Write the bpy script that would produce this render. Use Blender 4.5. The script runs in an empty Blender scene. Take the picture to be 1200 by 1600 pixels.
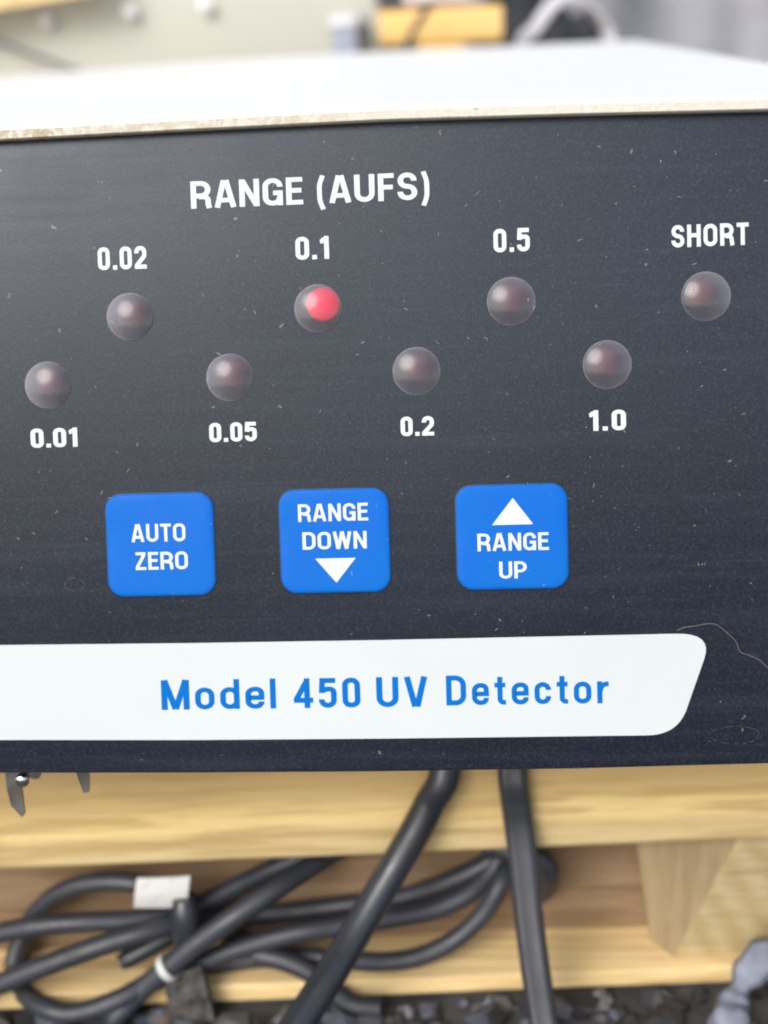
import bpy, bmesh, math, random
from mathutils import Vector, Matrix

# ------------------------------------------------------------------ camera, sky, sun, exposure
# All lengths below are millimetres; S turns them into scene units (1 unit = 100 mm).
S = 0.01
sc = bpy.context.scene
COL = sc.collection
R = math.radians

cam_data = bpy.data.cameras.new('camera')
cam = bpy.data.objects.new('camera', cam_data)
COL.objects.link(cam)
_r, _u, _f = (0.99707052, 0.06059178, -0.04667998), (0.02392881, 0.33255694, 0.94277956), (-0.07264844, 0.9411347, -0.33013283)
cam.matrix_world = Matrix(((_r[0], _u[0], -_f[0], 17.21*S), (_r[1], _u[1], -_f[1], -146.32*S),
                           (_r[2], _u[2], -_f[2], 133.60*S), (0, 0, 0, 1)))
cam_data.sensor_fit = 'HORIZONTAL'
cam_data.sensor_width = 36.0
cam_data.lens = 66.0
cam_data.clip_start = 0.01
cam_data.clip_end = 1000.0
cam_data.dof.use_dof = True
cam_data.dof.focus_distance = 149.5*S
cam_data.dof.aperture_fstop = 2.5
sc.camera = cam

SUN_DIR = Vector((-0.36, -0.76, 0.55)).normalized()          # towards the sun: upper left, a little in front
world = bpy.data.worlds.new('World'); sc.world = world; world.use_nodes = True
wn, wl = world.node_tree.nodes, world.node_tree.links
bg = wn['Background']
sky = wn.new('ShaderNodeTexSky'); sky.sky_type = 'NISHITA'; sky.sun_disc = False
sky.sun_elevation = math.asin(SUN_DIR.z); sky.sun_rotation = math.atan2(SUN_DIR.x, SUN_DIR.y)
sky.dust_density = 2.5; sky.ozone_density = 1.0; sky.air_density = 1.0
hs = wn.new('ShaderNodeHueSaturation'); hs.inputs['Saturation'].default_value = 0.56   # thin cloud over the whole sky
wl.new(sky.outputs[0], hs.inputs['Color']); wl.new(hs.outputs[0], bg.inputs['Color'])
bg.inputs['Strength'].default_value = 0.15
sun_data = bpy.data.lights.new('sun', 'SUN'); sun = bpy.data.objects.new('sun', sun_data); COL.objects.link(sun)
sun_data.energy = 1.3; sun_data.angle = R(30); sun_data.color = (1.0, 0.985, 0.965)
sun.rotation_euler = SUN_DIR.to_track_quat('Z', 'Y').to_euler()
sun.location = (0, 0, 30)
vs = sc.view_settings
vs.view_transform = 'Standard'; vs.look = 'None'; vs.gamma = 1.0; vs.exposure = 0.52; vs.use_curve_mapping = False
sc.cycles.max_bounces = 8; sc.cycles.transparent_max_bounces = 16
sc.cycles.use_denoising = True
sc.cycles.filter_width = 2.0

# ------------------------------------------------------------------ helpers
random.seed(7)
LEAN = R(15.55)
PA = math.pi/2 - LEAN                                           # tilt of the panel's own axes about X
PORG = Vector((0, 0, 98.0))
PX, PY, PZ = Vector((1, 0, 0)), Vector((0, math.sin(LEAN), math.cos(LEAN))), Vector((0, -math.cos(LEAN), math.sin(LEAN)))
def pw(x, y, z=0.0):                                            # a point of the front panel, in world mm
    return PORG + PX*x + PY*y + PZ*z

def wpos(o):
    if o is None: return Vector()
    p = Vector(o.location)
    while o.parent:
        o = o.parent; p = p + Vector(o.location)
    return p

def tag(o, label=None, cat=None, group=None, kind=None):
    for k, v in (('label', label), ('category', cat), ('group', group), ('kind', kind)):
        if v: o[k] = v
    return o

def thing(name, loc, label, cat, group=None):
    o = bpy.data.objects.new(name, None); COL.objects.link(o)
    o.location = Vector(loc)*S; o.empty_display_size = 0.05
    return tag(o, label, cat, group)

def smooth(me, angle=None):
    for p in me.polygons: p.use_smooth = True
    if angle is not None:
        bm = bmesh.new(); bm.from_mesh(me)
        for e in bm.edges:
            if len(e.link_faces) == 2 and e.calc_face_angle(0) > R(angle): e.smooth = False
        bm.to_mesh(me); bm.free()

def link(name, me, mats, parent=None, loc=None, rot=None):
    o = bpy.data.objects.new(name, me); COL.objects.link(o)
    if mats is not None:
        for m in (mats if isinstance(mats, (list, tuple)) else [mats]): me.materials.append(m)
    if parent: o.parent = parent
    if loc is not None: o.location = loc
    if rot is not None: o.rotation_euler = rot
    return o

def obj(name, vf, mats, parent=None, sm=None, centre=None, fm=None):
    """one mesh object from (verts in world mm, faces); origin at its own centre"""
    v, f = vf
    n = len(v)
    c = Vector(centre) if centre is not None else sum((Vector(p) for p in v), Vector())/n
    me = bpy.data.meshes.new(name)
    me.from_pydata([tuple((Vector(p)-c)*S) for p in v], [], f); me.update()
    if fm:
        for p, k in zip(me.polygons, fm): p.material_index = k
    bm = bmesh.new(); bm.from_mesh(me); bmesh.ops.recalc_face_normals(bm, faces=bm.faces); bm.to_mesh(me); bm.free()
    if sm is not None: smooth(me, sm)
    o = link(name, me, mats, parent)
    o.location = c*S - (wpos(parent) if parent else Vector())
    return o

def panel_mesh(name, vf, mats, sm=None, recalc=True):
    v, f = vf
    me = bpy.data.meshes.new(name)
    me.from_pydata([tuple(Vector(p)*S) for p in v], [], f); me.update()
    if recalc:
        bm = bmesh.new(); bm.from_mesh(me); bmesh.ops.recalc_face_normals(bm, faces=bm.faces); bm.to_mesh(me); bm.free()
    if sm is not None: smooth(me, sm)
    for m in (mats if isinstance(mats, (list, tuple)) else [mats]): me.materials.append(m)
    return me

def on_panel(name, me, parent, x=0, y=0, z=0):
    """place a mesh drawn in panel axes on the leaning panel"""
    o = bpy.data.objects.new(name, me); COL.objects.link(o); o.parent = parent
    o.location = pw(x, y, z)*S - wpos(parent); o.rotation_euler = (PA, 0, 0)
    return o

def join(*parts):
    V, F = [], []
    for v, f in parts:
        b = len(V); V += list(v); F += [tuple(i+b for i in q) for q in f]
    return V, F

def catmull(P, n=8):
    P = [Vector(p) for p in P]; out = []
    for i in range(len(P)-1):
        p0 = P[i-1] if i else P[0]*2-P[1]
        p1, p2 = P[i], P[i+1]
        p3 = P[i+2] if i+2 < len(P) else P[-1]*2-P[-2]
        for k in range(n):
            t = k/n
            out.append(0.5*((2*p1)+(p2-p0)*t+(2*p0-5*p1+4*p2-p3)*t*t+(3*p1-p0-3*p2+p3)*t**3))
    out.append(P[-1]); return out

def tube(P, r, seg=14, n=8, prof=None, twist=None, cap=True, side=None):
    """sweep a round (or given) profile along a smooth curve; r: number or function of t"""
    C = catmull(P, n) if n else [Vector(p) for p in P]
    V, F = [], []
    prof = prof or [(math.cos(2*math.pi*k/seg), math.sin(2*math.pi*k/seg)) for k in range(seg)]
    m = len(prof); u = None
    for i, c in enumerate(C):
        t = (C[min(i+1, len(C)-1)]-C[max(i-1, 0)]).normalized()
        if side is not None: u = Vector(side)
        elif u is None:
            u = Vector((0, 0, 1)) if abs(t.z) < 0.9 else Vector((1, 0, 0))
        u = (u - t*u.dot(t)).normalized(); w = t.cross(u)
        rr = r(i/(len(C)-1)) if callable(r) else r
        for a, b in prof: V.append(c + u*(a*rr) + w*(b*rr))
    for i in range(len(C)-1):
        for k in range(m):
            F.append((i*m+k, i*m+(k+1) % m, (i+1)*m+(k+1) % m, (i+1)*m+k))
    if cap:
        F.append(tuple(reversed(range(m)))); F.append(tuple((len(C)-1)*m+k for k in range(m)))
    return V, F

def box(x0, x1, y0, y1, z0, z1, b=0.0, f=None):
    """a box with chamfered edges (b mm); f maps each vertex"""
    bm = bmesh.new(); bmesh.ops.create_cube(bm, size=1)
    for v in bm.verts:
        v.co = Vector(((x0+x1)/2+v.co.x*(x1-x0), (y0+y1)/2+v.co.y*(y1-y0), (z0+z1)/2+v.co.z*(z1-z0)))
    if b: bmesh.ops.bevel(bm, geom=list(bm.edges), offset=b, segments=3, affect='EDGES', profile=0.5)
    bm.verts.index_update()
    V = [v.co.copy() for v in bm.verts]; F = [tuple(v.index for v in q.verts) for q in bm.faces]; bm.free()
    if f: V = [Vector(f(v)) for v in V]
    return V, F

def lathe(prof, seg=28):
    """profile (radius, height) turned round Z; both ends close on the axis when radius 0"""
    V, F = [], []; idx = []
    for r, h in prof:
        if r < 1e-6: idx.append([len(V)]); V.append(Vector((0, 0, h)))
        else:
            idx.append(list(range(len(V), len(V)+seg)))
            V += [Vector((r*math.cos(2*math.pi*k/seg), r*math.sin(2*math.pi*k/seg), h)) for k in range(seg)]
    for a, b in zip(idx, idx[1:]):
        for k in range(seg):
            k2 = (k+1) % seg
            if len(a) == 1 and len(b) > 1: F.append((a[0], b[k], b[k2]))
            elif len(b) == 1 and len(a) > 1: F.append((a[k], b[0], a[k2]))
            elif len(a) > 1: F.append((a[k], b[k], b[k2], a[k2]))
    return V, F

# ------------------------------------------------------------------ materials
def srgb(r, g, b):
    f = lambda c: c/12.92 if c <= 0.04045 else ((c+0.055)/1.055)**2.4
    return (f(r/255), f(g/255), f(b/255), 1.0)

class Mat:
    def __init__(self, name, base=(0.5, 0.5, 0.5), rough=0.5, spec=0.5, metal=0.0):
        self.m = bpy.data.materials.new(name); self.m.use_nodes = True
        self.n, self.l = self.m.node_tree.nodes, self.m.node_tree.links
        self.b = self.n['Principled BSDF']
        self.b.inputs['Base Color'].default_value = tuple(base[:3])+(1,)
        self.b.inputs['Roughness'].default_value = rough
        self.b.inputs['Specular IOR Level'].default_value = spec
        self.b.inputs['Metallic'].default_value = metal
        self._co = None
    def co(self, scale=(1, 1, 1), rot=(0, 0, 0)):
        if not self._co: self._co = self.n.new('ShaderNodeTexCoord')
        mp = self.n.new('ShaderNodeMapping'); mp.inputs['Scale'].default_value = scale; mp.inputs['Rotation'].default_value = rot
        self.l.new(self._co.outputs['Object'], mp.inputs['Vector']); return mp.outputs[0]
    def noise(self, scale, detail=4, rough=0.55, vec=None, dist=0.0):
        t = self.n.new('ShaderNodeTexNoise'); t.inputs['Scale'].default_value = scale; t.inputs['Detail'].default_value = detail
        t.inputs['Roughness'].default_value = rough; t.inputs['Distortion'].default_value = dist
        self.l.new(vec if vec is not None else self.co(), t.inputs['Vector']); return t.outputs['Fac']
    def ramp(self, fac, stops, interp='LINEAR'):
        r = self.n.new('ShaderNodeValToRGB'); r.color_ramp.interpolation = interp
        e = r.color_ramp.elements
        while len(e) < len(stops): e.new(0.5)
        for k, (p, c) in zip(e, stops):
            k.position = p; k.color = tuple(c[:3])+(1,) if not isinstance(c, (int, float)) else (c, c, c, 1)
        self.l.new(fac, r.inputs['Fac']); return r.outputs['Color']
    def mix(self, fac, a, b, mode='MIX'):
        x = self.n.new('ShaderNodeMix'); x.data_type = 'RGBA'; x.blend_type = mode
        for sock, val in ((x.inputs[0], fac), (x.inputs[6], a), (x.inputs[7], b)):
            if isinstance(val, (int, float)): sock.default_value = val
            elif isinstance(val, (tuple, list)): sock.default_value = tuple(val[:3])+(1,)
            else: self.l.new(val, sock)
        return x.outputs[2]
    def math(self, op, a, b):
        x = self.n.new('ShaderNodeMath'); x.operation = op
        for sock, val in ((x.inputs[0], a), (x.inputs[1], b)):
            if isinstance(val, (int, float)): sock.default_value = val
            else: self.l.new(val, sock)
        return x.outputs[0]
    def base(self, s): self.l.new(s, self.b.inputs['Base Color'])
    def roughness(self, s): self.l.new(s, self.b.inputs['Roughness'])
    def bump(self, h, strength=0.2, dist=0.001):
        x = self.n.new('ShaderNodeBump'); x.inputs['Strength'].default_value = strength; x.inputs['Distance'].default_value = dist
        self.l.new(h, x.inputs['Height']); self.l.new(x.outputs[0], self.b.inputs['Normal']); return x

def m_panel():
    M = Mat('black panel film', (0.02, 0.022, 0.028), 0.4, 0.36)
    M.b.inputs['Specular Tint'].default_value = (0.86, 0.94, 1.0, 1)    # bluish hard coat
    grain = M.noise(420, 2, 0.55)                                # fine grain of the film, about 0.25 mm
    streak = M.noise(60, 4, 0.6, M.co((0.05, 1.6, 1)))           # wiping streaks along the panel
    scr = M.noise(260, 2, 0.5, M.co((0.02, 1.0, 1), (0, 0, 0.06)))
    dust = M.noise(2.2, 5, 0.6)
    spots = M.noise(95, 2, 0.5)
    c = M.mix(M.ramp(dust, [(0.35, 0.0), (0.75, 0.7)]), (0.005, 0.008, 0.016), (0.012, 0.016, 0.029))
    c = M.mix(M.ramp(streak, [(0.5, 0.0), (0.8, 0.22)]), c, (0.04, 0.048, 0.066))
    c = M.mix(M.ramp(scr, [(0.64, 0.0), (0.76, 0.13)]), c, (0.07, 0.075, 0.09))
    c = M.mix(M.ramp(grain, [(0.48, 0.0), (0.75, 0.55)]), c, (0.045, 0.052, 0.07))
    c = M.mix(M.ramp(spots, [(0.74, 0.0), (0.765, 0.6)]), c, (0.20, 0.20, 0.19))
    M.base(c)
    M.roughness(M.math('ADD', M.ramp(M.noise(5, 5, 0.65), [(0.3, 0.31), (0.7, 0.38)]), M.ramp(streak, [(0.45, 0.0), (0.75, 0.06)])))
    M.bump(grain, 0.10, 0.0008)
    return M.m

def m_cover():
    M = Mat('off white powder coat', (0.80, 0.79, 0.74), 0.5, 0.4)
    n = M.noise(3, 4)
    M.base(M.mix(M.ramp(n, [(0.35, 0.0), (0.75, 1.0)]), (0.94, 0.93, 0.90), (0.91, 0.90, 0.86)))
    M.bump(M.noise(140, 2), 0.15, 0.002)
    return M.m

def m_lip():
    M = Mat('grubby off white edge', (0.66, 0.62, 0.53), 0.65, 0.3)
    sx = M.n.new('ShaderNodeSeparateXYZ'); M.l.new(M.co(), sx.inputs[0])
    left = M.ramp(M.math('ADD', M.math('MULTIPLY', sx.outputs[0], 0.5), 0.5), [(0.66, 1.0), (0.90, 0.06)])   # handled most at its left end
    sp = M.noise(110, 3, 0.6); sp2 = M.noise(240, 3, 0.65); big = M.noise(9, 3, 0.5)
    c = M.mix(M.ramp(sp2, [(0.45, 0.0), (0.75, 0.6)]), (0.60, 0.575, 0.50), (0.47, 0.43, 0.35))
    f = M.math('MULTIPLY', M.math('MULTIPLY', M.ramp(sp, [(0.40, 0.0), (0.54, 1.0)]), M.ramp(big, [(0.35, 0.35), (0.6, 1.0)])), left)
    c = M.mix(f, c, (0.34, 0.25, 0.14))
    rs = M.noise(30, 2, 0.5)
    c = M.mix(M.ramp(rs, [(0.70, 0.0), (0.74, 0.8)]), c, (0.30, 0.19, 0.11))
    M.base(c); M.bump(sp2, 0.3, 0.003)
    return M.m

def m_print(name, col, rough=0.45, spec=0.3):
    M = Mat(name, col, rough, spec)
    M.bump(M.noise(300, 2), 0.12, 0.001)
    return M.m

def m_stripe():
    M = Mat('white stripe film', (0.84, 0.86, 0.87), 0.45, 0.3)
    c = M.mix(M.ramp(M.noise(4, 4), [(0.4, 0.0), (0.8, 1.0)]), (0.505, 0.545, 0.555), (0.475, 0.515, 0.53))
    c = M.mix(M.ramp(M.noise(26, 2, 0.5), [(0.735, 0.0), (0.755, 0.75)]), c, (0.25, 0.24, 0.22))
    M.base(c)
    M.bump(M.noise(300, 2), 0.1, 0.001)
    return M.m

def m_blue():
    M = Mat('blue key film', (0.0, 0.16, 0.80), 0.5, 0.11)
    M.roughness(M.ramp(M.noise(14, 4, 0.6), [(0.35, 0.3), (0.65, 0.6)]))
    M.base(M.mix(M.ramp(M.noise(12, 3), [(0.42, 0.0), (0.66, 1.0)]), (0.0, 0.110, 0.49), (0.002, 0.122, 0.475)))
    M.bump(M.noise(300, 2), 0.2, 0.001)
    return M.m

def m_wood(name, light, mid, dark, gs=1.0, axis='x', contrast=1.0, rough=0.55, band=None):
    """sawn softwood: long streaks along the board, growth lines, fine fibres, knots and a few marks"""
    M = Mat(name, mid, rough, 0.3)
    st = {'x': (0.03, 1, 1), 'z': (1, 1, 0.04)}[axis]
    warp = M.noise(3.0, 2, 0.5)
    lines = M.noise(66*gs, 3, 0.5, M.co(st), 0.5)
    broad = M.noise(11*gs, 4, 0.55, M.co(st), 0.6)
    fib = M.noise(170*gs, 3, 0.6, M.co(tuple(v*0.7 if v < 1 else v for v in st)))
    marks = M.noise(5, 3, 0.5)
    c = M.mix(M.ramp(broad, [(0.36, 0.0), (0.64, 1.0)]), mid, light)
    if band:                                                      # fixed colour bands over the board's height, darker towards its top
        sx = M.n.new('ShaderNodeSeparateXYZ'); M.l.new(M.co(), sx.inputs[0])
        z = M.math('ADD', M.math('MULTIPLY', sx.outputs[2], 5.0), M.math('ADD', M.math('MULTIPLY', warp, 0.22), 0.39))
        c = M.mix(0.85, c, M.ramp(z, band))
    c = M.mix(M.ramp(lines, [(0.48, 0.0), (0.60, 0.75*contrast)]), c, dark)
    c = M.mix(M.ramp(fib, [(0.5, 0.0), (0.75, 0.45)]), c, dark)
    c = M.mix(M.ramp(marks, [(0.60, 0.0), (0.74, 0.45)]), c, tuple(v*0.6 for v in mid))
    M.base(c); M.bump(M.math('ADD', lines, fib), 0.35, 0.004)
    return M.m

def m_endgrain():
    """rough sawn end grain: curved growth rings crossed by saw marks"""
    M = Mat('rough sawn end grain', (0.6, 0.45, 0.22), 0.8, 0.25)
    w = M.n.new('ShaderNodeTexWave'); w.wave_type = 'RINGS'; w.rings_direction = 'Y'; w.inputs['Scale'].default_value = 7.0
    w.inputs['Distortion'].default_value = 3.0; w.inputs['Detail'].default_value = 3.0
    mp = M.n.new('ShaderNodeMapping'); mp.inputs['Location'].default_value = (0.55, 0, 0.25); M.co(); M.l.new(M._co.outputs['Object'], mp.inputs[0])
    M.l.new(mp.outputs[0], w.inputs['Vector'])
    saw = M.noise(60, 3, 0.6, M.co((0.25, 1, 1.6), (0, 0.25, 0)))
    blot = M.noise(9, 4, 0.6)
    c = M.mix(w.outputs['Fac'], (0.46, 0.365, 0.205), (0.40, 0.305, 0.15))
    c = M.mix(M.ramp(saw, [(0.45, 0.0), (0.7, 0.6)]), c, (0.34, 0.27, 0.16))
    c = M.mix(M.ramp(blot, [(0.52, 0.0), (0.72, 0.55)]), c, (0.28, 0.20, 0.10))
    M.base(c); M.bump(saw, 0.7, 0.01)
    return M.m

def m_rubber(name, col=(0.016, 0.019, 0.026), rough=0.36):
    M = Mat(name, col, rough, 0.65)
    d = M.noise(6, 4)
    M.base(M.mix(M.ramp(d, [(0.4, 0.0), (0.75, 1.0)]), col, tuple(v*1.7+0.004 for v in col)))
    M.roughness(M.ramp(M.noise(30, 3), [(0.3, rough-0.06), (0.7, rough+0.12)]))
    M.bump(M.noise(160, 2), 0.12, 0.002)
    return M.m

def m_plain(name, col, rough=0.5, spec=0.4, metal=0.0, var=0.12, ns=8, bump=0.15, bs=60):
    M = Mat(name, col, rough, spec, metal)
    M.base(M.mix(M.ramp(M.noise(ns, 4), [(0.3, 0.0), (0.7, 1.0)]), col, tuple(max(0, v*(1-var*2)) for v in col[:3])))
    M.bump(M.noise(bs, 3), bump, 0.004)
    return M.m

def m_lens():
    """cloudy clear lens: see-through in the middle, hazier towards its rim, glossy all over"""
    M = Mat('cloudy clear lens', (0.30, 0.29, 0.33), 0.5, 0.0)
    tr = M.n.new('ShaderNodeBsdfTransparent'); tr.inputs['Color'].default_value = (0.93, 0.92, 0.95, 1)
    lw = M.n.new('ShaderNodeLayerWeight'); lw.inputs['Blend'].default_value = 0.5
    sp = M.noise(60, 4, 0.6)
    f = M.math('ADD', M.ramp(lw.outputs['Facing'], [(0.0, 0.10), (0.06, 0.17), (0.10, 0.26), (0.3, 0.7)]), M.ramp(sp, [(0.45, 0.0), (0.75, 0.10)]))
    mx = M.n.new('ShaderNodeMixShader'); M.l.new(f, mx.inputs[0]); M.l.new(tr.outputs[0], mx.inputs[1]); M.l.new(M.b.outputs[0], mx.inputs[2])
    gl = M.n.new('ShaderNodeBsdfGlossy'); gl.inputs['Roughness'].default_value = 0.17
    fr = M.n.new('ShaderNodeFresnel'); fr.inputs['IOR'].default_value = 1.45
    m2 = M.n.new('ShaderNodeMixShader'); M.l.new(fr.outputs[0], m2.inputs[0]); M.l.new(mx.outputs[0], m2.inputs[1]); M.l.new(gl.outputs[0], m2.inputs[2])
    M.l.new(m2.outputs[0], M.n['Material Output'].inputs['Surface'])
    return M.m

def m_bead(name, col, a0, r0, r1, emit=None):
    """coloured bead that melts into the clear resin towards its edge"""
    M = Mat(name, col, 0.5, 0.2)
    ln = M.n.new('ShaderNodeVectorMath'); ln.operation = 'LENGTH'; M.l.new(M.co(), ln.inputs[0])
    rr = M.math('MULTIPLY', ln.outputs['Value'], 50.0)            # 2 mm -> 1
    M.l.new(M.ramp(rr, [(r0, a0), (r1, 0.0)], 'EASE'), M.b.inputs['Alpha'])
    if emit:
        M.b.inputs['Emission Color'].default_value = (1.0, 0.018, 0.075, 1)
        M.l.new(M.ramp(rr, [(0.0, emit*1.5), (0.55, emit), (0.9, emit*0.75)]), M.b.inputs['Emission Strength'])
    return M.m

PANEL, COVER, LIP = m_panel(), m_cover(), m_lip()
WHITE, BLUEINK, STRIPE, BLUE = m_print('white ink', (0.60, 0.63, 0.65)), m_print('blue ink', (0.0, 0.125, 0.44), 0.5, 0.05), m_stripe(), m_blue()
LENS, BEAD, LIT = m_lens(), m_bead('dull red bead', (0.16, 0.055, 0.078), 0.75, 0.4, 1.0), m_bead('lit red bead', (0.45, 0.012, 0.05), 1.0, 0.82, 0.96, 0.36)
GROOVE = m_plain('dark groove film', (0.022, 0.025, 0.032), 0.45, 0.3)
CHASSIS = m_plain('dark grey steel case', (0.05, 0.052, 0.055), 0.5)
RUBBER, RUBBER2 = m_rubber('black cable rubber'), m_rubber('dull black cable rubber', (0.024, 0.027, 0.035), 0.48)
STEEL = m_plain('tarnished steel', (0.36, 0.35, 0.32), 0.32, 0.5, 0.6, 0.35, 20)
BRIGHT = m_plain('bright steel', (0.85, 0.84, 0.82), 0.18, 0.5, 1.0, 0.1, 20)
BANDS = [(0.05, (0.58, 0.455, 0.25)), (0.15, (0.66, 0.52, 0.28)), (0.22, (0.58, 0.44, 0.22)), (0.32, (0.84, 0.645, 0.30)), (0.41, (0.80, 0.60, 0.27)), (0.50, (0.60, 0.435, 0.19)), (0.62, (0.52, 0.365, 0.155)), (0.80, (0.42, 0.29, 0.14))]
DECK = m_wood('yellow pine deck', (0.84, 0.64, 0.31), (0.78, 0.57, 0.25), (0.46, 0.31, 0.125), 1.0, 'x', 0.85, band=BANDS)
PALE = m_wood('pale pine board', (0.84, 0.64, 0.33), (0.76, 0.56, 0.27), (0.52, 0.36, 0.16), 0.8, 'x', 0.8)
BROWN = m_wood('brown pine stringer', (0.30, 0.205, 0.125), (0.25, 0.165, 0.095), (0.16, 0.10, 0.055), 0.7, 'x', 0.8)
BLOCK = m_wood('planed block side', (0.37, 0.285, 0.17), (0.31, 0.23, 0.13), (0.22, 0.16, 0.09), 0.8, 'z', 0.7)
ENDG = m_endgrain()
CREAM = m_plain('cream painted steel', (0.50, 0.495, 0.435), 0.5, 0.3, 0, 0.04, 2)

# traced positions of the cables and tag, mm
COIL = {
  'A': [(-54.08, 26.24, 3.49), (-52.46, 26.34, 8.51), (-49.50, 25.52, 12.99), (-45.21, 24.77, 16.55), (-40.09, 24.08, 18.41), (-33.85, 23.45, 18.58), (-27.24, 23.84, 15.70), (-24.14, 25.02, 11.04), (-20.40, 28.25, 5.35)],
  'B': [(-59.56, 19.92, 11.01), (-53.38, 19.29, 13.31), (-47.39, 18.64, 14.94), (-40.99, 19.02, 15.29), (-33.13, 20.49, 14.64), (-27.18, 22.84, 14.24), (-20.15, 26.26, 16.16), (-13.82, 28.84, 17.98), (-6.17, 29.29, 21.08)],
  'C': [(-59.18, 15.94, 4.18), (-53.08, 15.80, 7.36), (-47.13, 15.66, 10.07), (-38.65, 16.16, 13.21), (-31.55, 17.58, 14.70), (-27.27, 20.84, 14.05), (-23.37, 26.07, 11.17), (-18.20, 28.58, 9.60), (-10.59, 29.03, 10.14), (-3.00, 29.48, 10.90), (4.58, 29.93, 11.88), (12.18, 30.38, 14.82), (17.84, 30.72, 17.82)],
  'E': [(-50.13, 26.48, 11.76), (-52.68, 25.33, 8.13), (-53.77, 23.26, 4.61), (-51.43, 19.40, 3.11), (-46.66, 15.69, 3.08), (-42.29, 14.94, 3.03), (-36.17, 15.31, 5.04), (-31.49, 17.59, 6.42), (-25.41, 19.95, 7.34), (-21.83, 21.16, 8.39), (-17.12, 21.44, 9.91), (-10.61, 21.83, 11.46), (-4.77, 23.17, 11.55), (2.97, 24.63, 11.99), (8.47, 25.96, 12.44), (13.10, 27.24, 13.92), (16.39, 29.43, 15.98), (18.79, 30.77, 18.86), (21.58, 30.94, 19.80)],
  'F': [(-41.36, 9.00, -2.60), (-39.13, 12.13, 0.20), (-37.14, 14.25, 2.29), (-33.67, 16.46, 5.23), (-29.00, 16.73, 9.35), (-24.31, 17.01, 13.41), (-18.72, 17.85, 17.21), (-13.55, 20.65, 19.43), (-9.48, 24.89, 20.02), (-5.28, 29.34, 20.50), (-0.51, 29.63, 22.96)],
  'I': [(-36.42, 19.29, -1.26), (-33.77, 20.95, 0.56), (-30.17, 22.66, 2.25), (-24.59, 24.00, 3.81), (-17.93, 24.39, 5.07), (-11.22, 23.79, 5.74), (-5.55, 23.13, 5.90), (0.88, 23.51, 5.16), (6.45, 23.84, 6.01), (11.59, 24.65, 8.48), (15.54, 25.38, 12.28), (18.01, 26.53, 16.31), (19.69, 30.63, 17.87), (23.42, 31.05, 19.18)],
  'K': [(-17.27, 21.43, 7.96), (-13.49, 20.66, 7.66), (-9.80, 19.88, 6.40), (-6.66, 19.06, 3.97), (-3.55, 18.25, 1.11), (0.78, 17.50, -4.70)],
  'L': [(16.03, 30.41, 19.97), (19.68, 28.63, 20.24), (23.15, 28.83, 19.02), (24.78, 28.93, 16.58), (24.10, 31.09, 12.08), (20.52, 30.88, 10.60)],
  'STUB': [(-36.62, 20.28, 7.64), (-32.85, 21.01, 9.50), (-27.89, 22.80, 11.56), (-24.97, 24.97, 12.18)],
  'STRAP': [(-26.22, 18.90, 19.13), (-26.09, 18.41, 16.63), (-26.62, 18.88, 13.86), (-27.36, 19.83, 11.01)],
  'TAIL': [(-27.23, 17.84, 8.18), (-26.64, 16.87, 5.67), (-26.09, 16.41, 2.76), (-25.50, 15.94, -1.83)],
}
TAG = [(-32.67, 19.52, 22.08), (-25.23, 19.96, 22.16), (-26.06, 19.91, 17.16), (-33.61, 19.46, 17.40)]
TIE = [(-29.00, 16.73, 9.35), (-24.31, 17.01, 13.41)]
CABLE_ONE = [(17.26, 53.73, 44.40), (14.26, 35.73, 44.50), (11.26, 24.23, 44.30), (10.71, 19.69, 37.80), (8.69, 19.47, 33.74), (6.68, 18.65, 30.10), (3.26, 16.65, 24.91), (-1.24, 12.38, 19.01), (-5.61, 6.12, 14.62), (-9.42, 0.90, 11.28), (-13.44, -4.34, 8.25)]
CABLE_TWO = [(19.80, 55.13, 43.40), (19.80, 37.13, 43.50), (19.80, 25.63, 43.30), (19.86, 21.14, 36.86), (20.22, 21.06, 32.67), (20.58, 20.68, 29.11), (21.08, 19.21, 24.31), (21.60, 16.74, 17.85), (22.28, 13.78, 11.78), (23.12, 10.83, 5.78), (24.07, 6.89, -0.34)]
HOSE = [(65.28, 21.84, 11.98), (59.19, 21.48, 10.37), (54.76, 20.71, 8.40), (51.84, 19.54, 5.79), (49.82, 17.42, 3.17), (48.49, 13.34, 1.69), (48.39, 7.33, -0.57)]

DECK_Z, DECK_B = 42.0, 24.07                                     # top and underside of the pallet's deck
def front(x, off=0.0):                                          # the pallet's front edge runs a little askew
    return 21.458 + 0.05942*x + off

# ------------------------------------------------------------------ ground
def ground():
    N = 60; V, F = [], []
    def ax(k): t = 2*k/N-1; return math.copysign(abs(t)**4, t)*20000 + t*120
    for j in range(N+1):
        for i in range(N+1):
            x, y = ax(i), ax(j); near = max(0, 1-math.hypot(x, y)/400)
            V.append((x, y, -0.8*near*random.random()))
    for j in range(N):
        for i in range(N): F.append((j*(N+1)+i, j*(N+1)+i+1, (j+1)*(N+1)+i+1, (j+1)*(N+1)+i))
    M = Mat('dark trodden ground', (0.05, 0.05, 0.052), 0.85, 0.3)
    M.base(M.mix(M.ramp(M.noise(4, 5, 0.6), [(0.35, 0.0), (0.65, 1.0)]), (0.035, 0.036, 0.04), (0.12, 0.115, 0.11)))
    M.bump(M.noise(20, 4), 0.4, 0.02)
    tag(obj('ground', (V, F), M.m, None, 180, (0, 0, 0)), kind='structure', label='dark ground under the wooden pallet')
ground()

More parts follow.
